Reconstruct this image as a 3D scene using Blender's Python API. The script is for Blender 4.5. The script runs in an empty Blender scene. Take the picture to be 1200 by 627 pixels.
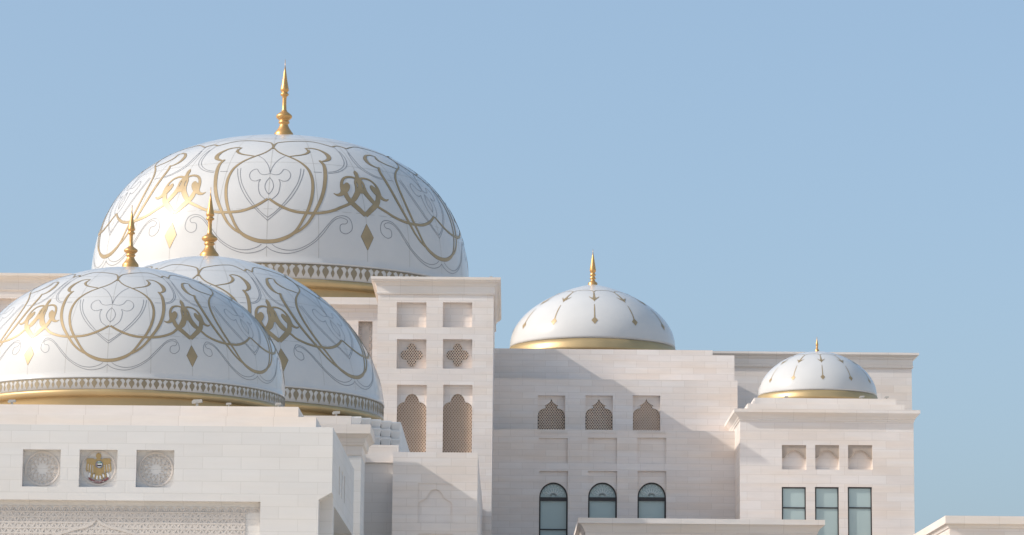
import bpy, bmesh, math, random
from mathutils import Matrix, Vector
random.seed(7)
S = bpy.context.scene
COL = S.collection

# ------------------------------------------------------------------ camera
F = 3700.0                      # focal length in photo pixels (1200 wide)
PITCH = math.atan(598.5 / F)
ROLL = 0.009
CAM = Vector((0, 0, 1.7))
ROT = Matrix.Rotation(math.pi/2 + PITCH, 3, 'X') @ Matrix.Rotation(ROLL, 3, 'Z')
cd = bpy.data.cameras.new('camera'); cam = bpy.data.objects.new('camera', cd); COL.objects.link(cam)
cam.matrix_world = Matrix.Translation(CAM) @ ROT.to_4x4()
cd.sensor_width = 36.0; cd.lens = 36.0 * F / 1200.0; cd.clip_start = 1.0; cd.clip_end = 12000.0
S.camera = cam

# ------------------------------------------------------------------ light
SUN_DIR = Vector((-0.823, -0.206, 0.527)).normalized()
SUN_EL = math.asin(SUN_DIR.z); SUN_AZ = math.atan2(SUN_DIR.x, SUN_DIR.y)
w = bpy.data.worlds.new('World'); S.world = w; w.use_nodes = True
nt = w.node_tree; bg = nt.nodes['Background']
sky = nt.nodes.new('ShaderNodeTexSky'); sky.sky_type = 'NISHITA'; sky.sun_disc = False
sky.sun_elevation = SUN_EL; sky.sun_rotation = SUN_AZ % (2*math.pi)
sky.altitude = 0; sky.air_density = 0.93; sky.dust_density = 3.5; sky.ozone_density = 1.6
sky_fill = nt.nodes.new('ShaderNodeMix'); sky_fill.data_type = 'RGBA'      # flat blue added to even the sky out and lift the ambient light
sky_fill.inputs[0].default_value = 0.5; sky_fill.inputs[7].default_value = (1.58, 2.34, 3.10, 1)
nt.links.new(sky.outputs[0], sky_fill.inputs[6]); nt.links.new(sky_fill.outputs[2], bg.inputs[0]); bg.inputs[1].default_value = 0.13
sl = bpy.data.lights.new('sun', 'SUN'); sl.energy = 2.05; sl.angle = math.radians(0.5); sl.color = (1.0, 0.96, 0.89)
so = bpy.data.objects.new('sun', sl); COL.objects.link(so); so.location = (-200, -50, 200)
so.rotation_euler = (-SUN_DIR).to_track_quat('-Z', 'Y').to_euler()
S.view_settings.view_transform = 'Standard'; S.view_settings.look = 'None'
S.view_settings.exposure = 0.73; S.view_settings.gamma = 1.0

# ------------------------------------------------------------------ helpers
def P(px, py, Y):
    """photo pixel at distance Y -> world (x, z)"""
    d = ROT @ Vector(((px-600)/F, -(py-313.5)/F, -1.0)); t = Y / d.y
    p = CAM + d*t
    return p.x, p.z
def rect(x0, y0, x1, y1, Y):
    """pixel rectangle -> (X0, X1, Zbottom, Ztop)"""
    xm, ym = (x0+x1)/2, (y0+y1)/2
    return P(x0, ym, Y)[0], P(x1, ym, Y)[0], P(xm, y1, Y)[1], P(xm, y0, Y)[1]
def M(px, Y): return px * Y / F          # pixels -> metres at distance Y

class MB:
    def __init__(s): s.bm = bmesh.new()
    def face(s, pts, mi=0):
        vs = [s.bm.verts.new(p) for p in pts]
        f = s.bm.faces.new(vs); f.material_index = mi; return f
    def box(s, x0, x1, y0, y1, z0, z1, mi=0):
        p = [(x0,y0,z0),(x1,y0,z0),(x1,y1,z0),(x0,y1,z0),(x0,y0,z1),(x1,y0,z1),(x1,y1,z1),(x0,y1,z1)]
        for q in ((0,1,5,4),(1,2,6,5),(2,3,7,6),(3,0,4,7),(4,5,6,7),(3,2,1,0)): s.face([p[i] for i in q], mi)
    def holed(s, u0, u1, v0, v1, holes, tf, mi=0, backmi=None):
        """flat wall with rectangular recesses; hole=(u0,u1,v0,v1,depth)"""
        us = sorted({u0, u1, *[h[0] for h in holes], *[h[1] for h in holes]})
        vs = sorted({v0, v1, *[h[2] for h in holes], *[h[3] for h in holes]})
        us = [u for u in us if u0-1e-6 <= u <= u1+1e-6]; vs = [v for v in vs if v0-1e-6 <= v <= v1+1e-6]
        for a, b in zip(us, us[1:]):
            for c, d in zip(vs, vs[1:]):
                um, vm = (a+b)/2, (c+d)/2
                if any(h[0] < um < h[1] and h[2] < vm < h[3] for h in holes): continue
                s.face([tf(a,c,0), tf(b,c,0), tf(b,d,0), tf(a,d,0)], mi)
        for h in holes:
            a, b, c, d, w_ = h[:5]
            c = max(c, v0)
            s.face([tf(a,c,w_), tf(b,c,w_), tf(b,d,w_), tf(a,d,w_)], mi if backmi is None else backmi)
            s.face([tf(a,c,0), tf(a,c,w_), tf(a,d,w_), tf(a,d,0)], mi)
            s.face([tf(b,c,w_), tf(b,c,0), tf(b,d,0), tf(b,d,w_)], mi)
            s.face([tf(a,d,w_), tf(b,d,w_), tf(b,d,0), tf(a,d,0)], mi)
            s.face([tf(a,c,0), tf(b,c,0), tf(b,c,w_), tf(a,c,w_)], mi)
    def block(s, x0, x1, y0, y1, z0, z1, holes=(), mi=0):
        s.holed(x0, x1, z0, z1, list(holes), lambda u, v, w_: (u, y0+w_, v), mi)
        s.face([(x1,y0,z0),(x1,y1,z0),(x1,y1,z1),(x1,y0,z1)], mi)
        s.face([(x1,y1,z0),(x0,y1,z0),(x0,y1,z1),(x1,y1,z1)], mi)
        s.face([(x0,y1,z0),(x0,y0,z0),(x0,y0,z1),(x0,y1,z1)], mi)
        s.face([(x0,y0,z1),(x1,y0,z1),(x1,y1,z1),(x0,y1,z1)], mi)
    def cornice(s, x0, x1, y0, y1, prof, mi=0):
        """rectangular moulding; prof = [(out, z), ...] from the bottom up"""
        loops = []
        for o, z in prof:
            loops.append([s.bm.verts.new(p) for p in ((x0-o,y0-o,z),(x1+o,y0-o,z),(x1+o,y1+o,z),(x0-o,y1+o,z))])
        for a, b in zip(loops, loops[1:]):
            for i in range(4):
                j = (i+1) % 4
                s.bm.faces.new((a[i], a[j], b[j], b[i])).material_index = mi
        s.bm.faces.new(loops[-1]).material_index = mi
        s.bm.faces.new(loops[0][::-1]).material_index = mi
    def prism(s, poly, y0, y1, mi=0):
        """outline in (x,z) extruded from y0 (front) to y1"""
        n = len(poly)
        a = [s.bm.verts.new((x, y0, z)) for x, z in poly]; b = [s.bm.verts.new((x, y1, z)) for x, z in poly]
        s.bm.faces.new(a).material_index = mi; s.bm.faces.new(b[::-1]).material_index = mi
        for i in range(n):
            j = (i+1) % n
            s.bm.faces.new((a[j], a[i], b[i], b[j])).material_index = mi
    def lathe(s, prof, cx, cy, n=48, mi=0, cap=True):
        loops = []
        for r, z in prof:
            loops.append([s.bm.verts.new((cx+r*math.sin(2*math.pi*i/n), cy-r*math.cos(2*math.pi*i/n), z)) for i in range(n)])
        for a, b in zip(loops, loops[1:]):
            for i in range(n):
                j = (i+1) % n
                f = s.bm.faces.new((a[i], a[j], b[j], b[i])); f.material_index = mi; f.smooth = True
        if cap:
            s.bm.faces.new(loops[-1]).material_index = mi
    def build(s, name, mats, parent=None, normals=True):
        if normals: bmesh.ops.recalc_face_normals(s.bm, faces=s.bm.faces)
        me = bpy.data.meshes.new(name); s.bm.to_mesh(me); s.bm.free()
        o = bpy.data.objects.new(name, me); COL.objects.link(o)
        for m in (mats if isinstance(mats, (list, tuple)) else [mats]): me.materials.append(m)
        if parent:
            o.parent = parent; o.matrix_parent_inverse = Matrix.Identity(4)
            pw = parent_world(parent)
            o.location = -pw
        return o
def parent_world(p):
    v = Vector(p.location)
    while p.parent: p = p.parent; v += Vector(p.location)
    return v
def thing(name, label, cat, loc=(0,0,0), group=None):
    o = bpy.data.objects.new(name, None); COL.objects.link(o); o.location = loc
    o.empty_display_size = 1.0
    o['label'] = label; o['category'] = cat
    if group: o['group'] = group
    return o
def tag(o, label, cat, group=None):
    o['label'] = label; o['category'] = cat
    if group: o['group'] = group
    return o

# ------------------------------------------------------------------ materials
def mat(name, col, rough=0.6, metal=0.0, spec=0.5, coat=0.0, noise=0.0, nscale=0.6):
    m = bpy.data.materials.new(name); m.use_nodes = True
    n = m.node_tree; b = n.nodes['Principled BSDF']
    b.inputs['Base Color'].default_value = (*col, 1); b.inputs['Roughness'].default_value = rough
    b.inputs['Metallic'].default_value = metal; b.inputs['Specular IOR Level'].default_value = spec
    b.inputs['Coat Weight'].default_value = coat; b.inputs['Coat Roughness'].default_value = 0.08
    if noise:
        g = n.nodes.new('ShaderNodeNewGeometry'); t = n.nodes.new('ShaderNodeTexNoise')
        t.inputs['Scale'].default_value = nscale; t.inputs['Detail'].default_value = 6
        n.links.new(g.outputs['Position'], t.inputs['Vector'])
        mr = n.nodes.new('ShaderNodeMapRange'); mr.inputs['From Min'].default_value = .3; mr.inputs['From Max'].default_value = .7
        mr.inputs['To Min'].default_value = 1-noise; mr.inputs['To Max'].default_value = 1+noise
        n.links.new(t.outputs['Fac'], mr.inputs['Value'])
        mx = n.nodes.new('ShaderNodeVectorMath'); mx.operation = 'SCALE'; mx.inputs[0].default_value = col
        n.links.new(mr.outputs[0], mx.inputs['Scale']); n.links.new(mx.outputs[0], b.inputs['Base Color'])
        rr = n.nodes.new('ShaderNodeMapRange'); rr.inputs['To Min'].default_value = max(.02, rough-.06); rr.inputs['To Max'].default_value = rough+.06
        n.links.new(t.outputs['Fac'], rr.inputs['Value']); n.links.new(rr.outputs[0], b.inputs['Roughness'])
    return m
def stone(name, c1, c2, joint, bw=2.2, rh=0.68, mortar=0.012, var=0.06, warm=.10):
    """coursed ashlar cladding, laid out in world metres on every wall direction"""
    m = bpy.data.materials.new(name); m.use_nodes = True
    n = m.node_tree; N = n.nodes; L = n.links; b = N['Principled BSDF']
    g = N.new('ShaderNodeNewGeometry')
    sp = N.new('ShaderNodeSeparateXYZ'); L.new(g.outputs['Position'], sp.inputs[0])
    sn = N.new('ShaderNodeSeparateXYZ'); L.new(g.outputs['True Normal'], sn.inputs[0])
    ab = N.new('ShaderNodeMath'); ab.operation = 'ABSOLUTE'; L.new(sn.outputs[0], ab.inputs[0])
    gt = N.new('ShaderNodeMath'); gt.operation = 'GREATER_THAN'; gt.inputs[1].default_value = .7; L.new(ab.outputs[0], gt.inputs[0])
    mu = N.new('ShaderNodeMix'); mu.data_type = 'FLOAT'
    L.new(gt.outputs[0], mu.inputs[0]); L.new(sp.outputs[0], mu.inputs[2]); L.new(sp.outputs[1], mu.inputs[3])
    cb = N.new('ShaderNodeCombineXYZ'); L.new(mu.outputs[0], cb.inputs[0]); L.new(sp.outputs[2], cb.inputs[1])
    br = N.new('ShaderNodeTexBrick'); br.offset = .5; br.inputs['Scale'].default_value = 1.0
    br.inputs['Brick Width'].default_value = bw; br.inputs['Row Height'].default_value = rh
    br.inputs['Mortar Size'].default_value = mortar; br.inputs['Mortar Smooth'].default_value = .3
    br.inputs['Color1'].default_value = (*c1, 1); br.inputs['Color2'].default_value = (*c2, 1); br.inputs['Mortar'].default_value = (*joint, 1)
    L.new(cb.outputs[0], br.inputs['Vector'])
    t = N.new('ShaderNodeTexNoise'); t.inputs['Scale'].default_value = .12; t.inputs['Detail'].default_value = 8; t.inputs['Roughness'].default_value = .65
    st = N.new('ShaderNodeVectorMath'); st.operation = 'MULTIPLY'; st.inputs[1].default_value = (1, 1, 1.8)
    L.new(g.outputs['Position'], st.inputs[0]); L.new(st.outputs[0], t.inputs['Vector'])
    mr = N.new('ShaderNodeMapRange'); mr.inputs['From Min'].default_value = .3; mr.inputs['From Max'].default_value = .7
    mr.inputs['To Min'].default_value = 1-var; mr.inputs['To Max'].default_value = 1+var*.6
    L.new(t.outputs['Fac'], mr.inputs['Value'])
    # marble veining inside the slabs
    t2 = N.new('ShaderNodeTexNoise'); t2.inputs['Scale'].default_value = 1.1; t2.inputs['Detail'].default_value = 6
    s2 = N.new('ShaderNodeVectorMath'); s2.operation = 'MULTIPLY'; s2.inputs[1].default_value = (.5, .5, 3.5)
    L.new(g.outputs['Position'], s2.inputs[0]); L.new(s2.outputs[0], t2.inputs['Vector'])
    m2 = N.new('ShaderNodeMapRange'); m2.inputs['From Min'].default_value = .3; m2.inputs['From Max'].default_value = .7
    m2.inputs['To Min'].default_value = 1-var*.5; m2.inputs['To Max'].default_value = 1+var*.4
    L.new(t2.outputs['Fac'], m2.inputs['Value'])
    mm = N.new('ShaderNodeMath'); mm.operation = 'MULTIPLY'; L.new(mr.outputs[0], mm.inputs[0]); L.new(m2.outputs[0], mm.inputs[1])
    mx = N.new('ShaderNodeVectorMath'); mx.operation = 'SCALE'; L.new(br.outputs['Color'], mx.inputs[0]); L.new(mm.outputs[0], mx.inputs['Scale'])
    t3 = N.new('ShaderNodeTexNoise'); t3.inputs['Scale'].default_value = .35; t3.inputs['Detail'].default_value = 5
    s3 = N.new('ShaderNodeVectorMath'); s3.operation = 'MULTIPLY'; s3.inputs[1].default_value = (.35, .35, 3.2)
    L.new(g.outputs['Position'], s3.inputs[0]); L.new(s3.outputs[0], t3.inputs['Vector'])
    m3 = N.new('ShaderNodeMapRange'); m3.inputs['From Min'].default_value = .42; m3.inputs['From Max'].default_value = .68; L.new(t3.outputs['Fac'], m3.inputs['Value'])
    tint = N.new('ShaderNodeMix'); tint.data_type = 'RGBA'; tint.blend_type = 'MULTIPLY'; tint.inputs[7].default_value = (1.0, 1-warm*.45, 1-warm, 1)
    L.new(m3.outputs[0], tint.inputs[0]); L.new(mx.outputs[0], tint.inputs[6])
    L.new(tint.outputs[2], b.inputs['Base Color']); b.inputs['Roughness'].default_value = .55; b.inputs['Specular IOR Level'].default_value = .35
    bp = N.new('ShaderNodeBump'); bp.inputs['Strength'].default_value = .35; bp.inputs['Distance'].default_value = .02; bp.invert = True
    L.new(br.outputs['Fac'], bp.inputs['Height']); L.new(bp.outputs[0], b.inputs['Normal'])
    return m

CREAM = stone('cream_marble', (.82,.745,.695), (.775,.685,.625), (.72,.64,.585), bw=2.3, rh=.72, mortar=.022)
CREAM_FINE = stone('cream_marble_fine', (.82,.75,.705), (.78,.695,.64), (.71,.635,.58), bw=2.0, rh=.55, mortar=.022)
WHITE = stone('white_marble', (.685,.665,.65), (.655,.635,.62), (.60,.58,.56), bw=2.1, rh=.675, mortar=.018, var=.035, warm=.04)
PLAIN = stone('trim_marble', (.81,.735,.68), (.77,.70,.645), (.69,.615,.56), bw=2.6, rh=4.0, mortar=.02)
CARVED = mat('carved_marble', (.60,.55,.51), .7, noise=.06, nscale=2)
CARVED_TAN = mat('carved_tan_marble', (.43,.345,.28), .7, noise=.08, nscale=3)
COURSES = mat('roof_course_marble', (.80,.77,.74), .6, noise=.05, nscale=1.5)
SCREEN = mat('screen_stone', (.74,.575,.455), .7, noise=.06, nscale=1.5)
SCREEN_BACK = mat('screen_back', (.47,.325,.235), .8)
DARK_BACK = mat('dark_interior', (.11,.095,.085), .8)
DOME = mat('white_glazed_tile', (.575,.56,.545), .17, spec=.30, coat=.0, noise=.03, nscale=.35)
GOLD = mat('gold_leaf', (.50,.36,.185), .45, metal=.55, noise=.08, nscale=.5)
GOLD_IN = mat('gold_inlay', (.39,.285,.16), .46, metal=.35, noise=.10, nscale=.8)
GOLD_FIN = mat('polished_gold', (.62,.35,.13), .38, metal=.65)
LINE = mat('dark_inlay_line', (.11,.09,.06), .5)
GREY_LINE = mat('grey_inlay_line', (.20,.20,.21), .5)
JOINT = mat('tile_joint', (.38,.355,.32), .5)
FRIEZE = mat('frieze_bronze', (.27,.215,.14), .5, metal=.2)
GLASS = mat('teal_glass', (.45,.535,.515), .10, spec=.5, noise=.05, nscale=.2)
FRAME = mat('dark_bronze_frame', (.045,.04,.04), .45, metal=.3)
GRILLE = mat('pale_metal_grille', (.62,.68,.66), .5)
LAMP = mat('pale_lamp_metal', (.47,.44,.40), .45, metal=.3)
GROUND = mat('pale_paving', (.82,.69,.54), .85, noise=.12, nscale=.05)
EM_GOLD = mat('emblem_gold', (.44,.31,.14), .5, metal=.2)
EM_RED = mat('emblem_red', (.22,.07,.07), .5); EM_GREEN = mat('emblem_green', (.03,.20,.08), .5)
EM_WHITE = mat('emblem_white', (.75,.75,.75), .5); EM_BLACK = mat('emblem_black', (.03,.03,.04), .5); EM_BLUE = mat('emblem_blue', (.10,.17,.30), .5)

# ------------------------------------------------------------------ ground
g = MB(); g.face([(-5000,-3000,0),(5000,-3000,0),(5000,8000,0),(-5000,8000,0)])
go = g.build('ground', GROUND); go['kind'] = 'structure'

# ------------------------------------------------------------------ domes
class DomeGeo:
    def __init__(s, c, R, H, n, m):
        s.c = Vector(c); s.R = R; s.H = H
        K = 400; s.pr = []; s.pz = []; s.s = [0.0]
        for i in range(K+1):
            th = math.pi/2*i/K
            s.pr.append(max(math.cos(th), 0)**(2/n)); s.pz.append(H*math.sin(th)**(2/m))
        s.pr[-1] = 0
        for i in range(K): s.s.append(s.s[-1]+math.hypot(s.pr[i+1]-s.pr[i], s.pz[i+1]-s.pz[i]))
        t = s.s[-1]; s.s = [v/t for v in s.s]
    def rz(s, t):
        if t <= 0: return 1.0, t*1.35
        lo, hi = 0, len(s.s)-1
        while hi-lo > 1:
            mid = (lo+hi)//2
            if s.s[mid] <= t: lo = mid
            else: hi = mid
        f = (t-s.s[lo])/max(1e-9, s.s[hi]-s.s[lo])
        return s.pr[lo]+(s.pr[hi]-s.pr[lo])*f, s.pz[lo]+(s.pz[hi]-s.pz[lo])*f
    def at(s, az, t, off=0.0):
        r, z = s.rz(t); r2, z2 = s.rz(min(t+.004, .9999)); r1, z1 = s.rz(t-.004 if t > .004 else t)
        tr, tz = r2-r1, z2-z1; l = math.hypot(tr, tz) or 1
        nr, nz = tz/l, -tr/l
        a = math.radians(az); rr = r+nr*off; zz = z+nz*off
        return Vector((s.c.x+s.R*rr*math.sin(a), s.c.y-s.R*rr*math.cos(a), s.c.z+s.R*zz)), Vector((nr*math.sin(a), -nr*math.cos(a), nz))

def catmull(pts, step=None, sub=8):
    out = []
    n = len(pts)
    for i in range(n-1):
        p0 = pts[max(i-1,0)]; p1 = pts[i]; p2 = pts[i+1]; p3 = pts[min(i+2,n-1)]
        for k in range(sub):
            t = k/sub
            out.append(tuple(.5*((2*b)+(-a+c)*t+(2*a-5*b+4*c-d)*t*t+(-a+3*b-3*c+d)*t**3) for a,b,c,d in zip(p0,p1,p2,p3)))
    out.append(tuple(pts[-1])); return out

def spread(a, t, k):
    """the drawing opens out towards the crown on the flatter domes"""
    if not k or t <= .05: return a, t
    f = min((t-.05)/.30, 1); f = f*f*(3-2*f)
    if abs(a) > 24 and t < .24: f = 0
    return a+k*5.2*f*math.sin(math.pi*max(-30, min(30, a))/30), t+k*max(t-.2, 0)**2
def ribbon(mb, geo, pts, mi=0, off=.0012, rot=0.0, mirror=None, sub=6, cross=1, grow=0.0, curve=True):
    """pts: (azimuth deg, s, width in R). mirror: azimuth to reflect about"""
    q = catmull(pts, sub=sub) if curve else pts
    if mirror is not None: q = [(2*mirror-a, t, wd) for a, t, wd in q]
    base = [geo.at(a+rot, t, off) for a, t, wd in q]
    rows = []
    N = len(q)
    for i in range(N):
        p, nrm = base[i]
        tg = (base[min(i+1,N-1)][0]-base[max(i-1,0)][0])
        if tg.length < 1e-9: continue
        side = nrm.cross(tg.normalized())
        hw = (max(q[i][2],0)*.5+grow)*geo.R
        row = []
        for k in range(cross+1):
            f = -1+2*k/cross
            pp = p+side*(hw*f)
            if cross > 1 or hw > .03*geo.R:      # pull the edges of wide ribbons back onto the curved shell
                pp = pp-nrm*((hw*f)**2/(2*geo.R)*.9)
            row.append(mb.bm.verts.new(pp))
        rows.append(row)
    for a, b in zip(rows, rows[1:]):
        for k in range(cross):
            f = mb.bm.faces.new((a[k], a[k+1], b[k+1], b[k])); f.material_index = mi; f.smooth = True

W0 = .0075
SCROLL = [  # gold bands of one medallion, right half: (az, s, width)
    [(0,.505,.007),(1.6,.476,.007),(3.6,.454,.008),(6.4,.435,.009),(9.1,.415,.010),(11.2,.393,.012),(12.9,.364,.014),(13.75,.325,.015),(13.8,.286,.016),
     (13.4,.250,.016),(12.8,.220,.016),(11.8,.186,.015),(10.7,.161,.014),(9.6,.135,.013),(8.2,.110,.014),(6.6,.094,.018),(4.3,.081,.020),(2.2,.074,.021),(0,.072,.021)],
    [(13.3,.502,.003),(15.5,.506,.009),(18.5,.499,.012),(20.6,.480,.018),(21.7,.459,.026),(21.6,.437,.024),(20.3,.423,.016),(18.2,.414,.008)],
    [(17.6,.420,.012),(18.6,.400,.017),(18.8,.380,.019),(18.6,.353,.020),(18.1,.317,.020),(17.2,.272,.019),(15.9,.229,.018),(14.4,.193,.016),(13.3,.169,.015),(11.8,.141,.013),(9.9,.118,.012),(8.0,.103,.010)],
    [(6.4,.436,.006),(8.8,.443,.008),(11.2,.450,.009),(13.2,.461,.013),(14.4,.478,.016),(13.9,.494,.010),(13.2,.503,.004)],
    [(0,.490,.010),(.2,.515,.009),(1.2,.543,.008),(3.4,.555,.008),(9.2,.571,.007),(14.2,.577,.006),(18.4,.576,.006),(22.2,.561,.006),(26.5,.536,.008)],
    [(.2,.229,.012),(2.6,.209,.014),(5.2,.193,.015),(8.1,.182,.015),(11.1,.179,.015),(14.0,.179,.015),(17.0,.184,.015),(19.8,.194,.015),(22.1,.207,.015),(25.0,.224,.015),(27.3,.245,.014),(29.0,.272,.013)],
    [(26.5,.536,.012),(28.2,.548,.010),(30,.555,.008)],
]
LINES = [
    [(27.2,.534),(27.7,.487),(27.5,.447),(27.0,.415),(25.4,.388),(22.6,.366),(19.6,.357)],
    [(28.0,.500),(28.6,.460),(28.3,.424),(27.2,.395),(24.9,.372),(22.6,.359),(19.6,.350)],
    [(17.4,.354),(14.6,.353)],
    [(11.4,.366),(10.8,.335),(9.8,.300),(8.4,.264),(6.3,.225),(3.6,.188),(2.0,.169),(0,.147)],
    [(10.3,.368),(10.0,.340),(9.0,.299),(7.3,.260),(5.2,.222),(2.5,.183),(0,.158)],
    [(0,.320),(.95,.302),(1.35,.281),(.9,.262),(0,.247)],
    [(.9,.226),(2.5,.244),(3.2,.265),(3.4,.297),(3.0,.311),(4.3,.304),(5.7,.307),(6.6,.322),(6.7,.341),(5.9,.356),(4.6,.361),(4.0,.351),(3.2,.338),(1.8,.333),(0,.339)],
    [(.05,.342),(.5,.368),(1.4,.392),(3.0,.419),(5.0,.438)],
    [(1.5,.063),(2.9,.052),(5.4,.044),(7.9,.045),(10.0,.053),(12.1,.067),(13.9,.083),(15.7,.108),(17.6,.136),(19.2,.158),(20.7,.171),(22.7,.176),(24.4,.169),(25.2,.151),(25.2,.129),(24.1,.115),(22.8,.111),
     (21.6,.119),(21.5,.137),(22.1,.145),(23.3,.147),(23.9,.157),(23.2,.165),(21.8,.168),(20.3,.161),(18.7,.144),(16.6,.110),(14.7,.084),(12.9,.066),(10.7,.049),(8.2,.037),(5.8,.032),(3.3,.035),(1.2,.044),(0,.055)],
]
LOTUS = [   # one half of the lotus, left of its axis at 30 degrees
    [(30,.185,.022),(28.0,.207,.026),(25.8,.231,.028),(24.7,.249,.026),(24.3,.268,.022)],
    [(20.3,.262,.002),(21.5,.256,.012),(22.9,.262,.020),(24.0,.277,.034),(24.8,.292,.038),(25.4,.304,.030),(25.5,.314,.010)],
    [(29.2,.338,.012),(28.0,.343,.012),(26.4,.342,.012),(24.9,.334,.012),(23.8,.317,.013),(23.4,.296,.016),(23.4,.276,.018)],
    [(29.3,.338,.012),(28.6,.318,.012),(28.5,.300,.012),(28.1,.278,.012),(27.0,.255,.013),(25.6,.232,.012)],
    [(29.6,.300,.014),(29.0,.280,.022),(28.2,.262,.018),(27.0,.245,.014)],
]
LOTUS_MID = [[(30,.378,.006),(30,.366,.022),(30,.352,.020),(30,.335,.026),(30,.310,.024),(30,.292,.026),(30,.272,.030)]]
DIAMOND = [(30,.153,.0),(30,.106,.072),(30,.060,.0)]

def finial_profile(h, rb, kind=0):
    if kind == 0:   # bell base, ring, bulb, neck, collar, spike
        p = [(1.0,.0),(.97,.02),(.80,.05),(.60,.09),(.46,.13),(.42,.155),(.55,.165),(.58,.18),(.52,.195),(.46,.205),(.60,.22),(.80,.245),(.84,.265),(.78,.285),(.50,.315),(.32,.335),
             (.24,.36),(.21,.44),(.21,.52),(.24,.555),(.40,.565),(.44,.585),(.36,.60),(.28,.61),(.36,.625),(.44,.64),(.43,.66),(.34,.72),(.24,.80),(.14,.90),(.03,1.0)]
    else:
        p = [(1.0,.0),(.9,.02),(.62,.05),(.45,.09),(.40,.12),(.62,.14),(.66,.16),(.45,.19),(.40,.22),(.60,.25),(.62,.28),(.42,.31),(.45,.33),(.62,.37),(.66,.42),(.52,.55),(.36,.70),(.20,.85),(.03,1.0)]
    return [(r*rb, z*h) for r, z in p]

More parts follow.
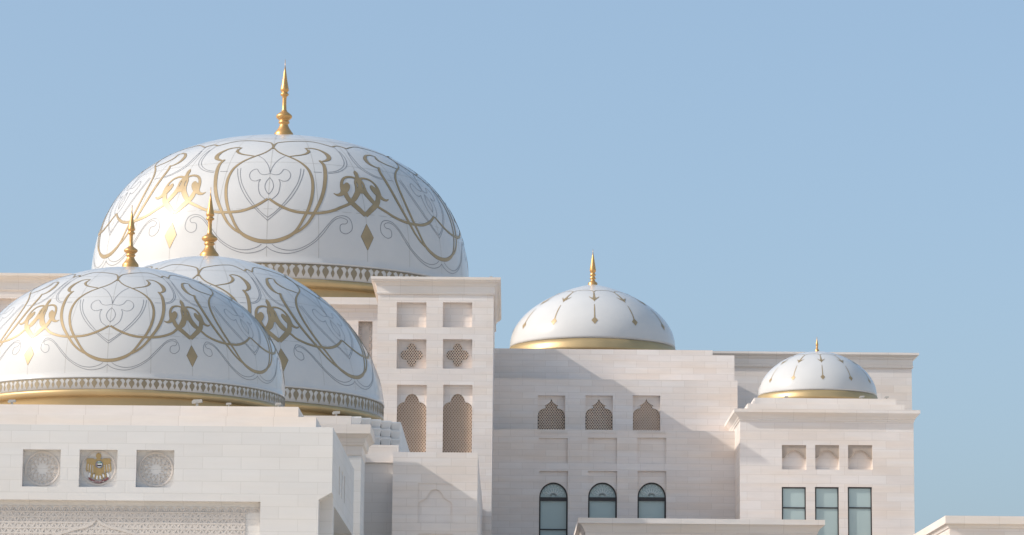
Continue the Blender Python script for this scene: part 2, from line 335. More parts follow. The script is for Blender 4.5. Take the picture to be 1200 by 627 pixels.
def big_dome(label, c, R, H, n, m, tip_px, base_px, rb_px, drum_h, fh=.077, k_=0):
    geo = DomeGeo(c, R, H, n, m); cx, cy, cz = c
    t = thing('dome', label, 'dome', (cx, cy, cz-(.115+drum_h)*R), 'large white domes inlaid with gold')
    mb = MB()                                   # shell with a lip moulding at its foot
    prof = [(1.000*R, cz), (1.003*R, cz+.0005*R), (1.0032*R, cz+.007*R), (1.0002*R, cz+.011*R)]
    K = 56
    for i in range(1, K+1):
        r, z = geo.rz(.012+(.9995-.012)*i/K)
        prof.append((R*max(r, .0008), cz+R*z))
    mb.lathe(prof, cx, cy, n=216)
    sh = mb.build('shell', DOME, t)
    mb = MB()
    for k in range(24): ribbon(mb, geo, [(k*15, .02+.05*i, .0022) for i in range(18)], 0, .0004, sub=2)
    for s_ in (.19, .40, .60): ribbon(mb, geo, [(a*4, s_, .0022) for a in range(91)], 0, .0004, sub=1)
    mb.build('panel_joint', JOINT, t)
    mb = MB()                                   # frieze drum and its bronze pattern
    mb.lathe([(.955*R, cz-fh*R), (.999*R, cz-fh*R), (.999*R, cz)], cx, cy, n=216, cap=False)
    fr = mb.build('frieze', DOME, t)
    mb = MB()
    cyl = lambda a, z, off: Vector((cx+(R*.999+off*R)*math.sin(a), cy-(R*.999+off*R)*math.cos(a), cz+z*R))
    def strip(a0, prof_):
        rows = []
        for z, wd in prof_:
            hw = wd*.5*2*math.pi/84
            rows.append([mb.bm.verts.new(cyl(a0+hw*f, z*(fh-.001), .0015)) for f in (-1, 0, 1)])
        for x, y in zip(rows, rows[1:]):
            for k in range(2): mb.bm.faces.new((x[k], x[k+1], y[k+1], y[k]))
    def strip2(a0, sg, prof_, wd):
        rows = []; u = math.pi/84
        for z, c_ in prof_:
            rows.append([mb.bm.verts.new(cyl(a0+sg*u*max(c_+f, 0), z*(fh-.001), .0018)) for f in (-wd*.5, wd*.5)])
        for x, y in zip(rows, rows[1:]): mb.bm.faces.new((x[0], x[1], y[1], y[0]))
    for k in range(84):
        a = 2*math.pi*k/84; h = math.pi/84
        strip(a, [(-.035,1.0),(-.075,1.0)]); strip(a+h, [(-.035,1.0),(-.075,1.0)])
        strip(a, [(-.075,.55),(-.12,.40),(-.17,.15),(-.24,.17),(-.33,.35),(-.45,.45),(-.57,.41),(-.70,.26),(-.83,.12),(-.96,.01)])
        strip(a+h, [(-.075,.42),(-.15,.28),(-.26,.08),(-.36,.07),(-.47,.19),(-.57,.25),(-.70,.17),(-.86,.01)])
    mb.build('frieze_pattern', FRIEZE, fr)
    mb = MB()
    mb.lathe([(.93*R, cz-(fh+.041)*R), (.985*R, cz-(fh+.039)*R), (1.000*R, cz-(fh+.031)*R), (1.004*R, cz-(fh+.015)*R), (1.001*R, cz-(fh+.001)*R), (.96*R, cz-(fh+.0002)*R)], cx, cy, n=216, cap=False)
    mb.build('gold_ring', GOLD, t)
    mb = MB(); mb.lathe([(.945*R, cz-(.115+drum_h)*R), (.945*R, cz-(fh+.0395)*R)], cx, cy, n=216, cap=False)
    mb.build('drum', GOLD, t)
    apex = cz+H*R
    zt = P(tip_px[0], tip_px[1], cy)[1]; rb = M(rb_px, cy)
    z0 = apex-.010*R
    zb = P(base_px[0], base_px[1], cy)[1]       # where the base meets the visible edge of the dome
    z0 = min(z0, zb)
    mb = MB(); pr = finial_profile(zt-zb, rb)
    if z0 < zb: pr = [(rb*1.02, z0-zb)]+pr
    mb.lathe([(r, zb+z) for r, z in pr], cx, cy, n=40)
    mb.lathe([(.03, zt-.05), (.02, zt+(zt-zb)*.09)], cx, cy, n=8)
    mb.build('finial', GOLD_FIN, t)
    wp = lambda pts: [(*spread(p[0], p[1], k_), *p[2:]) for p in pts]
    for k in range(6):
        rot = k*60
        mb = MB()
        for mir in (None, 0):
            for pts in [[(p[0], p[1], p[2]*.88) for p in q_] for q_ in map(wp, SCROLL)]:
                ribbon(mb, geo, pts, 1, .0007, rot, mir, grow=.0010)
                ribbon(mb, geo, pts, 0, .0013, rot, mir)
        mb.build('scroll_inlay', [GOLD_IN, LINE], t)
        mb = MB()
        for mir in (None, 30):
            for pts in [[(p[0], spread(0, p[1], k_)[1], p[2]) for p in q_] for q_ in LOTUS]:
                ribbon(mb, geo, pts, 1, .0007, rot, mir, grow=.0010)
                ribbon(mb, geo, pts, 0, .0014, rot, mir)
        for pts in [[(p[0], spread(0, p[1], k_)[1], p[2]) for p in q_] for q_ in LOTUS_MID]:
            ribbon(mb, geo, pts, 1, .0008, rot, grow=.0010); ribbon(mb, geo, pts, 0, .0015, rot)
        mb.build('lotus_inlay', [GOLD_IN, LINE], t)
        mb = MB()
        seg = [(30, .153-(.093)*i/12, .070*min(i/6, (12-i)/6)) for i in range(13)]
        ribbon(mb, geo, seg, 1, .0006, rot, cross=4, grow=.0018, curve=False)
        ribbon(mb, geo, seg, 0, .0013, rot, cross=4, curve=False)
        mb.build('diamond_inlay', [GOLD_IN, LINE], t)
        mb = MB()
        for mir in (None, 0):
            for pts in map(wp, LINES):
                ribbon(mb, geo, [(a, s_, .0030) for a, s_ in pts], 0, .0007, rot, mir)
        mb.build('line_inlay', GREY_LINE, t)
    return t

big_dome('largest white dome with gold scrollwork and the tallest gold finial, behind the other domes', (-23.05,311.,49.243), 18.78,.813,2.4431,2.375, (333.6,77), (332,158), 11.5, .22)
big_dome('nearest white dome with gold scrollwork at far left, above the crest wall', (-22.709,185.5,23.731), 9.3496,.8236,1.8381,2.31, (154.6,246), (153,311), 9.8, .16, .069, .6)
big_dome('middle white dome with gold scrollwork, half hidden behind the nearest dome', (-22.846*.985,235.*.985,1.7+27.403*.985), 13.3418*.985,.8349,1.9189,1.7443, (247.3,226), (245.5,299), 11.3, .16, .077, .65)

SMALL_MOTIF = [
    [(0,.60,.008),(0,.56,.018),(0,.52,.022),(0,.485,.030),(0,.455,.042),(0,.43,.024),(0,.405,.002)],
    [(-5.5,.500,.003),(-3.6,.474,.015),(-1.8,.457,.026),(0,.438,.028),(1.8,.457,.026),(3.6,.474,.015),(5.5,.500,.003)],
    [(0,.36,.006),(0,.30,.013),(0,.24,.013),(0,.19,.016)],
    [(0,.60,.008),(1.6,.635,.010),(5,.655,.009),(15,.665,.008)],
    [(0,.60,.008),(-1.6,.635,.010),(-5,.655,.009),(-15,.665,.008)],
]
def small_dome(label, c, R, H, n, m, tip_px, base_px, rb_px, tail):
    geo = DomeGeo(c, R, H, n, m); cx, cy, cz = c
    t = thing('small_dome', label, 'dome', (cx, cy, cz-.3*R), 'small white domes with gold drops')
    mb = MB(); prof = [(.985*R, cz-.001*R), (1.0*R, cz)]
    for i in range(1, 49):
        r, z = geo.rz(.9995*i/48); prof.append((R*max(r, .001), cz+R*z))
    mb.lathe(prof, cx, cy, n=160); mb.build('shell', DOME, t)
    mb = MB(); mb.lathe([(.93*R, cz-.145*R), (1.02*R, cz-.142*R), (1.034*R, cz-.130*R), (1.032*R, cz-.105*R), (1.02*R, cz-.06*R), (1.004*R, cz-.006*R), (.97*R, cz-.002*R)], cx, cy, n=160, cap=False)
    mb.build('gold_ring', GOLD, t)
    mb = MB(); mb.lathe([(.955*R, cz-.3*R), (.955*R, cz-.144*R)], cx, cy, n=160, cap=False); mb.build('drum', GOLD, t)
    zt = P(tip_px[0], tip_px[1], cy)[1]; zb = P(base_px[0], base_px[1], cy)[1]; rb = M(rb_px, cy)
    mb = MB(); pr = [(rb, min(0, cz+H*R-.02*R-zb))]+finial_profile(zt-zb, rb, 1)
    mb.lathe([(r, zb+z) for r, z in pr], cx, cy, n=32)
    mb.lathe([(.025, zt-.05), (.015, zt+(zt-zb)*.08)], cx, cy, n=8)
    mb.build('finial', GOLD_FIN, t)
    for k in range(12):
        mb = MB()
        for pts in SMALL_MOTIF: ribbon(mb, geo, pts, 0, .0022, k*30, sub=5)
        seg = [(0, .198-.075*i/10, .078*min(i/5, (10-i)/5)) for i in range(11)]
        ribbon(mb, geo, seg, 0, .003, k*30, cross=4, curve=False)
        mb.build('drop_inlay', GOLD_IN, t)
    return t
small_dome('small white dome with gold arrow drops, right of the square tower above three screened windows', (7.42,286.,40.483), 7.56,.79,1.30,2.2, (694.5,295), (695,332), 5.6, 0)
small_dome('smallest white dome, farthest right, on the stepped corner pavilion', (26.28,269.,34.233), 5.08,.77,1.75,2.0, (956.6,396), (957,410), 2.4, 0)

# ------------------------------------------------------------------ stone details
def inside(poly, x, z):
    c = False; n = len(poly)
    for i in range(n):
        x1, z1 = poly[i]; x2, z2 = poly[(i+1) % n]
        if (z1 > z) != (z2 > z) and x < (x2-x1)*(z-z1)/(z2-z1)+x1: c = not c
    return c
def clip_line(poly, p, d):
    """parameter spans of the line p+t*d inside the polygon"""
    ts = []; n = len(poly)
    for i in range(n):
        ax, az = poly[i]; bx, bz = poly[(i+1) % n]
        ex, ez = bx-ax, bz-az; den = d[0]*ez-d[1]*ex
        if abs(den) < 1e-9: continue
        t = ((ax-p[0])*ez-(az-p[1])*ex)/den; u = ((ax-p[0])*d[1]-(az-p[1])*d[0])/den
        if 0 <= u < 1: ts.append(t)
    ts.sort(); return list(zip(ts[::2], ts[1::2]))
def lattice(mb, poly, pitch, bar, y0, y1, angs=(53, -53), mi=0):
    """pierced stone screen: crossing bars clipped to an outline"""
    cx = sum(p[0] for p in poly)/len(poly); cz = (min(p[1] for p in poly)+max(p[1] for p in poly))/2
    ext = max(max(p[0] for p in poly)-min(p[0] for p in poly), max(p[1] for p in poly)-min(p[1] for p in poly))
    for ai, ang in enumerate(angs):
        a = math.radians(ang); d = (math.cos(a), math.sin(a)); nn = (-d[1], d[0])
        k = int(ext/pitch)+2; yo = .006*ai
        for i in range(-k, k+1):
            p = (cx+nn[0]*pitch*i, cz+nn[1]*pitch*i)
            for t0, t1 in clip_line(poly, p, d):
                if t1-t0 < .02: continue
                q = [(p[0]+d[0]*t+nn[0]*bar*f, p[1]+d[1]*t+nn[1]*bar*f) for t, f in ((t0,-.5),(t1,-.5),(t1,.5),(t0,.5))]
                A = [(x, y0+yo, z) for x, z in q]; B = [(x, y1+yo, z) for x, z in q]
                mb.face(A, mi)
                for j in (0, 2):
                    mb.face([A[j], B[j], B[(j+1) % 4], A[(j+1) % 4]], mi)
def spandrel(mb, X0, X1, Ztop, outline, y0, y1, mi=0):
    """stone plate filling a niche above an arch; outline = arch points left to right"""
    e = .003; pts = []
    for x, z in outline:
        q = (min(max(x, X0+e), X1-e), min(z, Ztop-.02))
        if not pts or abs(q[0]-pts[-1][0])+abs(q[1]-pts[-1][1]) > 1e-4: pts.append(q)
    if pts[0][0] > X0+e+1e-4: pts.insert(0, (X0+e, pts[0][1]))
    if pts[-1][0] < X1-e-1e-4: pts.append((X1-e, pts[-1][1]))
    mb.prism([(X0+e, Ztop-e)]+pts+[(X1-e, Ztop-e)], y0, y1, mi)
def outline(center, Zf, half, sc, Y):
    """mirror a half outline given in crop pixels (dx<=0, y)"""
    L_ = [(center+M(dx/sc, Y), Zf(y)) for dx, y in half]
    R_ = [(2*center-x, z) for x, z in L_[::-1] if abs(x-center) > 1e-6]
    return L_+R_

def strip_band(mb, pts, wd, y0, y1, mi=0):
    """raised moulding following a line on a wall"""
    L_, R_ = [], []
    n = len(pts)
    for i in range(n):
        ax, az = pts[max(i-1,0)]; bx, bz = pts[min(i+1,n-1)]
        dx, dz = bx-ax, bz-az; l = math.hypot(dx, dz) or 1
        L_.append((pts[i][0]-dz/l*wd/2, pts[i][1]+dx/l*wd/2)); R_.append((pts[i][0]+dz/l*wd/2, pts[i][1]-dx/l*wd/2))
    for i in range(n-1):
        q = [L_[i], L_[i+1], R_[i+1], R_[i]]
        mb.face([(x,y0,z) for x, z in q], mi)
        mb.face([(L_[i][0],y0,L_[i][1]),(L_[i][0],y1,L_[i][1]),(L_[i+1][0],y1,L_[i+1][1]),(L_[i+1][0],y0,L_[i+1][1])], mi)
        mb.face([(R_[i+1][0],y0,R_[i+1][1]),(R_[i+1][0],y1,R_[i+1][1]),(R_[i][0],y1,R_[i][1]),(R_[i][0],y0,R_[i][1])], mi)

AX = -22.85      # the palace's axis of symmetry

# ------------------------------------------------------------------ flanking towers
def tower(label, mirror=False):
    Y = 255.0
    t = thing('square_tower', label, 'tower', ((2*AX+7.9 if mirror else -7.9), Y, 0), 'square towers flanking the largest dome')
    fx = (lambda x: 2*AX-x) if mirror else (lambda x: x)
    x0, x1 = P(441,460,Y)[0], P(577.3,460,Y)[0]; ztop = P(510,343,Y)[1]; Yb = Y+21.5
    holes = []
    cols = [(464.9,499.5),(519.0,553.2)]
    def hr(xa, xb, ya, yb, dep):
        a, b, c, d = rect(xa, ya, xb, yb, Y)
        a, b = sorted((fx(a), fx(b))); return (a, b, c, d, dep)
    for xa, xb in cols:
        holes += [hr(xa, xb, 354.3, 383.4, .45), hr(xa, xb, 397.5, 432, .6), hr(xa, xb, 451, 531.5, .75)]
    X0, X1 = sorted((fx(x0), fx(x1)))
    mb = MB(); mb.block(X0, X1, Y, Yb, 0, ztop, holes); mb.build('wall', CREAM_FINE, t)
    z = lambda py: P(510, py, Y)[1]; o = lambda px: M(px, Y)
    mb = MB()
    mb.cornice(X0, X1, Y, Yb, [(o(.2),z(345.5)),(o(1.6),z(345)),(o(1.9),z(343.2)),(o(1.2),z(342.6)),(o(1.2),z(335.5)),(o(2.2),z(335)),(o(3.0),z(333.2)),(o(4.6),z(331.6)),(o(6.6),z(330.6)),(o(7.0),z(329.3)),(o(8.2),z(328.6)),(o(8.4),z(325.6))])
    mb.build('cornice', PLAIN, t)
    for i, (xa, xb) in enumerate(cols):
        cxp = (xa+xb)/2
        a, b, c, d, dep = holes[i*3+1]
        cc = (a+b)/2; cz_ = P(cxp, 415, Y)[1]; q = []
        r = M(13.3, Y)
        for k in range(72):                    # quatrefoil outline
            th = 2*math.pi*k/72; best = .62
            for j in range(4):
                ph = math.pi/2*j; dlt = th-ph
                s_ = .60*math.cos(dlt); disc = .40**2-(.60*math.sin(dlt))**2
                if disc > 0 and s_ > 0: best = max(best, s_+math.sqrt(disc))
            q.append((cc+r*best*math.cos(th)*.97, cz_+r*best*math.sin(th)*1.03))
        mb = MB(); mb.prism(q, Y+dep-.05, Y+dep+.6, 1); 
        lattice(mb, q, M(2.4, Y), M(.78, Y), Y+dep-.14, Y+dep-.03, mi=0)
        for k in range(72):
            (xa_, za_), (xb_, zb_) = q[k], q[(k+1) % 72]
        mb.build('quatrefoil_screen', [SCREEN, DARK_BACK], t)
        a, b, c, d, dep = holes[i*3+2]
        cc = (a+b)/2
        zf = lambda y: P(cxp, 445+y/6.964, Y)[1]
        half = [(-121,597),(-121,225),(-112,205),(-96,190),(-78,181),(-60,180),(-57,165),(-48,140),(-28,120),(0,110)]
        ol = outline(cc, zf, half, 6.964, Y)
        mb = MB(); arch = ol[1:-1]
        spandrel(mb, a, b, d, [(a, arch[0][1])]+arch+[(b, arch[-1][1])], Y+dep-.42, Y+dep-.02)
        mb.build('arch_spandrel', CREAM_FINE, t)
        mb = MB(); lattice(mb, ol, M(2.65, Y), M(.82, Y), Y+dep-.26, Y+dep-.10, mi=0)
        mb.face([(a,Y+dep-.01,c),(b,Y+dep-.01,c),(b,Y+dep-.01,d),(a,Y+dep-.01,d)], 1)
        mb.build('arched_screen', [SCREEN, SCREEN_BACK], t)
    return t
tower('square marble tower with two pierced arched screens, right of the largest dome')
tower('marble tower whose cornice shows at the left edge behind the nearest dome', True)

# base block under the largest dome
Y = 286.0
t = thing('palace_hall', 'pale marble base block under the largest dome, beside the square tower', 'building', (AX, Y, 0))
xr = P(470,360,Y)[0]; xl = 2*AX-xr
zt = P(415,349.5,Y)[1]; z = lambda py: P(415, py, Y)[1]
h0 = rect(419.5,376.4,436,440,Y); hl = (2*AX-h0[1], 2*AX-h0[0])
mb = MB(); mb.block(xl, xr, Y, 336, 0, z(364), [(h0[0],h0[1],h0[2],h0[3],.7),(hl[0],hl[1],h0[2],h0[3],.7)]); mb.build('wall', CREAM, t)
o = lambda px: M(px, Y)
mb = MB(); mb.cornice(xl, xr, Y, 336, [(.02,z(366)),(o(.8),z(365.5)),(o(1.2),z(364.8)),(o(2.5),z(362)),(o(4),z(360.5)),(o(6.5),z(358.2)),(o(7),z(357.8)),(o(7),z(349.5))]); mb.build('cornice', PLAIN, t)
mb = MB()
for zz in (380, 388, 396, 404, 412, 420):
    for k in range(3):
        px = 422.5+k*5.2; xa, zc = P(px, zz, Y)
        strip_band(mb, [(xa+M(2.2,Y)*math.cos(a*math.pi/6), zc+M(3,Y)*math.sin(a*math.pi/6)) for a in range(13)], .09, Y+.6, Y+.7)
mb.box(h0[0]+.3, h0[1]-.3, Y+.64, Y+.695, z(424), h0[3]-.3); mb.build('carved_panel', CARVED, t)

# ------------------------------------------------------------------ central building
t = thing('central_building', 'broad marble building with three screened niches over three arched windows', 'building', (9, 266, 0))
Yu, Ym, Yl = 275.0, 271.0, 266.0
x0 = P(560,480,Yl)[0]
zled = P(720,504,Yl)[1]; zmid = P(720,444.5,Ym)[1]
mb = MB()
holes = []
WX = [(631.5,665.3),(689,723),(747,780.7)]
for xa, xb in WX:
    a,b,c,d = rect(xa,513.2,xb,543,Yl); holes.append((a,b,c,d,.22))
    a,b,c,d = rect(xa,552,xb,680,Yl); holes.append((a,b,c,d,.7))
xr_l = P(867,540,Yl)[0]
mb.block(x0, xr_l+2, Yl, 300, 0, zled, holes); mb.build('lower_wall', CREAM_FINE, t)
mb = MB(); nh = []
NX = [(630.2,662.2),(686,718),(741.7,773.7)]
for xa, xb in NX:
    a,b,c,d = rect(xa,463.4,xb,506.5,Ym); nh.append((a,b,max(c,zled-.2),d,.9))
xm = P(864.3,470,Ym)[0]
mb.block(P(560,470,Ym)[0], xm, Ym, 300, zled-.6, zmid, nh); mb.build('middle_wall', CREAM_FINE, t)
mb = MB(); xu = P(860.6,430,Yu)[0]
mb.block(P(540,430,Yu)[0], xu, Yu, Yu+1.5, zmid-1, P(700,415,Yu)[1])
mb.block(P(540,430,Yu)[0], P(835,410,Yu)[0], Yu, Yu+1.5, P(700,415,Yu)[1]+.004, P(700,409.3,Yu)[1])
mb.box(P(540,430,Yu)[0], xu, Yu+1.5, 299, zmid-1, zmid+.4)
mb.build('upper_parapet', CREAM_FINE, t)
for xa, xb in WX:                              # small dentils along the sill of each niche
    mb = MB(); a,b,c,d = rect(xa,505,xb,508.5,Yl); mb.box(a, b, Yl-.012, Yl+.02, c+.05, d-.05)
    for k in range(16):
        px = xa+.4+(xb-xa-.8)*k/15
        xx, zz = P(px, 506.5, Yl); mb.box(xx-.045, xx+.045, Yl-.07, Yl+.02, zz-.12, zz+.10)
    mb.build('sill_dentils', PLAIN, t)
for i, (xa, xb) in enumerate(NX):
    a,b,c,d,dep = nh[i]; cc = (a+b)/2
    zf = lambda y: P((xa+xb)/2, 455+y/7.06, Ym)[1]
    half = [(-110,356),(-110,212),(-106,195),(-96,180),(-78,167),(-50,160),(-46,148),(-58,137),(-40,130),(-24,120),(-9,106),(0,82)]
    ol = outline(cc, zf, half, 7.06, Ym)
    mb = MB(); arch = ol[1:-1]
    spandrel(mb, a, b, d, [(a, arch[0][1])]+arch+[(b, arch[-1][1])], Ym+dep-.45, Ym+dep-.02)
    mb.build('arch_spandrel', CREAM_FINE, t)
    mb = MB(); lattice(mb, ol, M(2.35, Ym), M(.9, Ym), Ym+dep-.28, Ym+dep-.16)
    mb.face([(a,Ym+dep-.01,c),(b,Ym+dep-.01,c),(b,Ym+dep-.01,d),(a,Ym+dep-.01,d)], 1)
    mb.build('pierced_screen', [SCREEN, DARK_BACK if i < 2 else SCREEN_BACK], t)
def arc(cx_, cz_, rx, rz_, n=24): return [(cx_-rx*math.cos(math.pi*k/n), cz_+rz_*math.sin(math.pi*k/n)) for k in range(n+1)]
for i, (xa, xb) in enumerate(WX):
    a,b,c,d,dep = holes[i*2+1]; cc = (a+b)/2; pxm = (xa+xb)/2
    zs = P(pxm,582,Yl)[1]; zk = P(pxm,565,Yl)[1]
    R_ = (b-a)/2-.02; arch = arc(cc, zs, R_, zk-zs)
    mb = MB(); spandrel(mb, a, b, d, arch, Yl+dep-.45, Yl+dep-.05); mb.build('arch_spandrel', CREAM_FINE, t)
    yg = Yl+dep-.12
    wd = MB()
    strip_band(wd, arc(cc, zs, R_-.05, zk-zs-.05), .12, yg-.14, yg)
    for xx in (a+.07, b-.07): wd.box(xx-.06, xx+.06, yg-.14, yg, c, zs)
    wd.box(a+.13, b-.13, yg-.14, yg, P(pxm,586.5,Yl)[1], P(pxm,582.2,Yl)[1])
    zmull = P(pxm,620,Yl)[1]; wd.box(a+.13, b-.13, yg-.12, yg, zmull-.05, zmull+.05)
    wf = wd.build('arched_window', FRAME, t)
    gl = MB(); gl.prism([(a+.03,c+.02)]+[(x, z_) for x, z_ in arc(cc, zs, R_-.02, zk-zs-.02)]+[(b-.03,c+.02)], yg+.02, yg+.06); gl.build('glass', GLASS, wf)
    gr = MB()                                   # leafy fanlight tracery
    for k in range(1, 9):
        th = math.pi*k/9; rr = R_*.80
        for sgn in (-1, 1):
            pts = []
            for s_ in range(7):
                f = s_/6; an = th+sgn*.13*math.sin(math.pi*f)
                pts.append((cc-math.cos(an)*rr*(.22+.78*f), zs+.06+math.sin(an)*(zk-zs)*.84*(.15+.85*f)))
            strip_band(gr, pts, .05, yg-.04, yg+.01)
    strip_band(gr, arc(cc, zs+.05, R_*.24, (zk-zs)*.24, 10), .04, yg-.04, yg+.01)
    strip_band(gr, arc(cc, zs+.05, R_*.58, (zk-zs)*.58, 14), .03, yg-.035, yg+.01)
    gr.build('fanlight', GRILLE, wf)

# ------------------------------------------------------------------ right pavilion
Y = 260.0
t = thing('corner_pavilion', 'marble pavilion under the smallest dome with three square niches over tall windows', 'building', (26, Y, 0))
x0, x1 = P(867.3,540,Y)[0], P(1071,540,Y)[0]; z = lambda py: P(970, py, Y)[1]; o = lambda px: M(px, Y)
mb = MB(); holes = []
CX = [(916.4,944.8),(955.4,983.4),(993.9,1022.3)]
for xa, xb in CX:
    a,b,c,d = rect(xa,521.6,xb,550.2,Y); holes.append((a,b,c,d,.42))
    a,b,c,d = rect(xa,570.7,xb,690,Y); holes.append((a,b,c,d,.28))
mb.block(x0, x1, Y, 285, 0, z(491), holes); mb.build('wall', CREAM, t)
mb = MB(); mb.cornice(x0, x1, Y, 285, [(.01,z(494)),(o(.9),z(493.6)),(o(1.1),z(491.6)),(o(2.0),z(490.8)),(o(2.6),z(489.2)),(o(4.8),z(487)),(o(6.4),z(485.2)),(o(7.3),z(484.4)),(o(7.3),z(480.4))]); mb.build('cornice', PLAIN, t)
mb = MB()
a,b,c,d = rect(876,473.6,1060,481,Y+1); mb.box(a, b, Y+1, 283, z(480.3), d)
a,b,c,d2 = rect(884,466.8,1050,474,Y+2.2); mb.box(a, b, Y+2.2, 282, d, d2)
for k in range(4):                              # stepped ends of the roof slabs
    aa,bb,cc_,dd = rect(876+2.1*k, 479-3.0*k, 884, 480, Y+1.5); mb.box(aa-.02, a+.02, Y+1.5+.01*k, 281-k*.1, z(480), dd)
mb.build('roof_steps', PLAIN, t)
for i, (xa, xb) in enumerate(CX):
    a,b,c,d,dep = holes[2*i]; cc = (a+b)/2
    zf = lambda y: P((xa+xb)/2, 510+y/5.357, Y)[1]
    half = [(-75,143),(-66,140),(-56,134),(-50,122),(-40,112),(-30,102),(-14,95),(0,93)]
    ol = outline(cc, zf, half, 5.357, Y)
    mb = MB(); spandrel(mb, a, b, d, [(a, ol[0][1])]+ol+[(b, ol[-1][1])], Y+dep-.32, Y+dep-.02); 
    strip_band(mb, ol, .05, Y+dep-.36, Y+dep-.32)
    mb.build('carved_spandrel', CARVED_TAN, t)
    a,b,c,d,dep = holes[2*i+1]; yg = Y+dep-.05; wd = MB()
    for xx in (a+.055, b-.055): wd.box(xx-.05, xx+.05, yg-.12, yg, c, d-.01)
    wd.box(a+.11, b-.11, yg-.12, yg, d-.11, d-.01)
    zm = P((xa+xb)/2, 595, Y)[1]; wd.box(a+.11, b-.11, yg-.12, yg, zm-.05, zm+.05)
    wf = wd.build('tall_window', FRAME, t)
    gl = MB(); gl.box(a+.01, b-.01, yg-.04, yg-.01, c+.01, d-.015); gl.build('glass', GLASS, wf)

# rear building
Y = 292.0
t = thing('rear_building', 'shaded marble building with a moulded cornice behind the smallest dome', 'building', (28, Y, 0))
x0, x1 = P(780,450,Y)[0], P(1068.5,450,Y)[0]; z = lambda py: P(970, py, Y)[1]; o = lambda px: M(px, Y)
mb = MB(); mb.block(x0, x1, Y, Y+30, 0, z(428)); mb.build('wall', CREAM, t)
mb = MB(); mb.cornice(x0, x1, Y, Y+30, [(.01,z(431)),(o(1.6),z(430.6)),(o(1.8),z(428.6)),(o(1.2),z(428)),(o(1.2),z(421)),(o(2.4),z(420.4)),(o(3.2),z(418.6)),(o(5.5),z(417.4)),(o(7),z(416.6)),(o(8),z(416)),(o(8),z(413.6))]); mb.build('cornice', PLAIN, t)

# low front wing (bottom centre-right) and far right wing
Y = 240.0
t = thing('front_wing', 'low marble wing with a flat cornice in front of the arched windows', 'building', (14, Y, 0))
x0, x1 = P(686,624,Y)[0], P(957.5,624,Y)[0]; z = lambda py: P(820, py, Y)[1]; o = lambda px: M(px, Y)
mb = MB(); mb.block(x0, x1, Y, 258, 0, z(622)); mb.build('wall', CREAM, t)
mb = MB(); mb.cornice(x0, x1, Y, 258, [(.01,z(624.5)),(o(1),z(624)),(o(1.3),z(622.4)),(o(2.4),z(620.5)),(o(4),z(617.5)),(o(6),z(615.6)),(o(8.6),z(614.6)),(o(8.6),z(608.6))]); mb.build('cornice', PLAIN, t)
Y = 235.0
t = thing('right_wing', 'low marble wing cut by the right edge, its left cornice in full sun', 'building', (40, Y, 0))
x0, x1 = P(1112.7,620,Y)[0], P(1330,620,Y)[0]; z = lambda py: P(1110, py, Y)[1]; o = lambda px: M(px, Y)
mb = MB(); mb.block(x0, x1, Y, 262, 0, z(617)); mb.build('wall', CREAM, t)
mb = MB(); mb.cornice(x0, x1, Y, 262, [(.01,z(619)),(o(1.2),z(618.4)),(o(1.5),z(617)),(o(2.6),z(615.4)),(o(4.6),z(614.2)),(o(5.4),z(613.8)),(o(5.4),z(604.7))]); mb.build('cornice', PLAIN, t)

# ------------------------------------------------------------------ entrance building (front left)
Y = 172.0; Yb = 196.0
t = thing('entrance_building', 'front marble entrance block with a gold falcon crest between two carved roundels', 'building', (AX, Y, 0))
xr = P(389.5,540,Y)[0]; xl = 2*AX-xr; xr2 = P(373,600,Y)[0]; xl2 = 2*AX-xr2
z = lambda py, px=200: P(px, py, Y)[1]
ztop = z(499); zc0 = z(585.5, 373); zc1 = z(577, 389)
NI = [(26.2,70.6),(92.7,137.2),(159.4,203.8)]
holes = []
for k, (xa, xb) in enumerate(NI):
    a,b,c,d = rect(xa,526.6+k*.4,xb,570.2+k*.5,Y); holes.append((a,b,c,d,.46))
mb = MB(); tf = lambda u, v, w_: (u, Y+w_, v)
Ys = Y+1.3                                       # thin front slab with chamfered lower corners
mb.holed(xl, xr, zc1, ztop, holes, tf)
mb.face([(xl,Y,zc1),(xl2,Y,zc0),(xr2,Y,zc0),(xr,Y,zc1)])
xp = P(304.8,605,Y)[0]
panel = (2*AX-xp, xp, 2.0, z(587), .50)
mb.holed(xl2, xr2, 0, zc0, [panel], tf)
for xa, xb in ((xr, xr2), (xl, xl2)):
    mb.face([(xa,Y,zc1),(xb,Y,zc0),(xb,Ys,zc0),(xa,Ys,zc1)]); mb.face([(xb,Y,0),(xb,Ys,0),(xb,Ys,zc0),(xb,Y,zc0)])
    mb.face([(xa,Y,zc1),(xa,Ys,zc1),(xa,Ys,ztop),(xa,Y,ztop)])
    mb.face([(xa,Ys,0),(xb,Ys,0),(xb,Ys,zc0),(xa,Ys,zc1)])
sl_ = [(ys, ys+1.0, 17.55, 19.15, .5) for ys in (179.0, 181.8, 184.6)]
opening = (174.4, 194.5, 0, 16.45, 3.0)
mb.holed(Ys, Yb, 0, ztop, sl_+[opening], lambda u, v, w_: (xr-w_, u, v))
mb.face([(xl,Ys,0),(xl,Yb,0),(xl,Yb,ztop),(xl,Ys,ztop)])
mb.face([(xl,Y,ztop),(xr,Y,ztop),(xr,Yb,ztop),(xl,Yb,ztop)]); mb.face([(xl,Yb,0),(xr,Yb,0),(xr,Yb,ztop),(xl,Yb,ztop)])
mb.build('wall', WHITE, t)
for ys, ye, za, zb, dp in sl_:
    mb = MB(); mb.box(xr-.48, xr-.42, ys+.02, ye-.02, za+.02, zb-.02); mb.build('slit_window', SCREEN, t)
mb = MB()
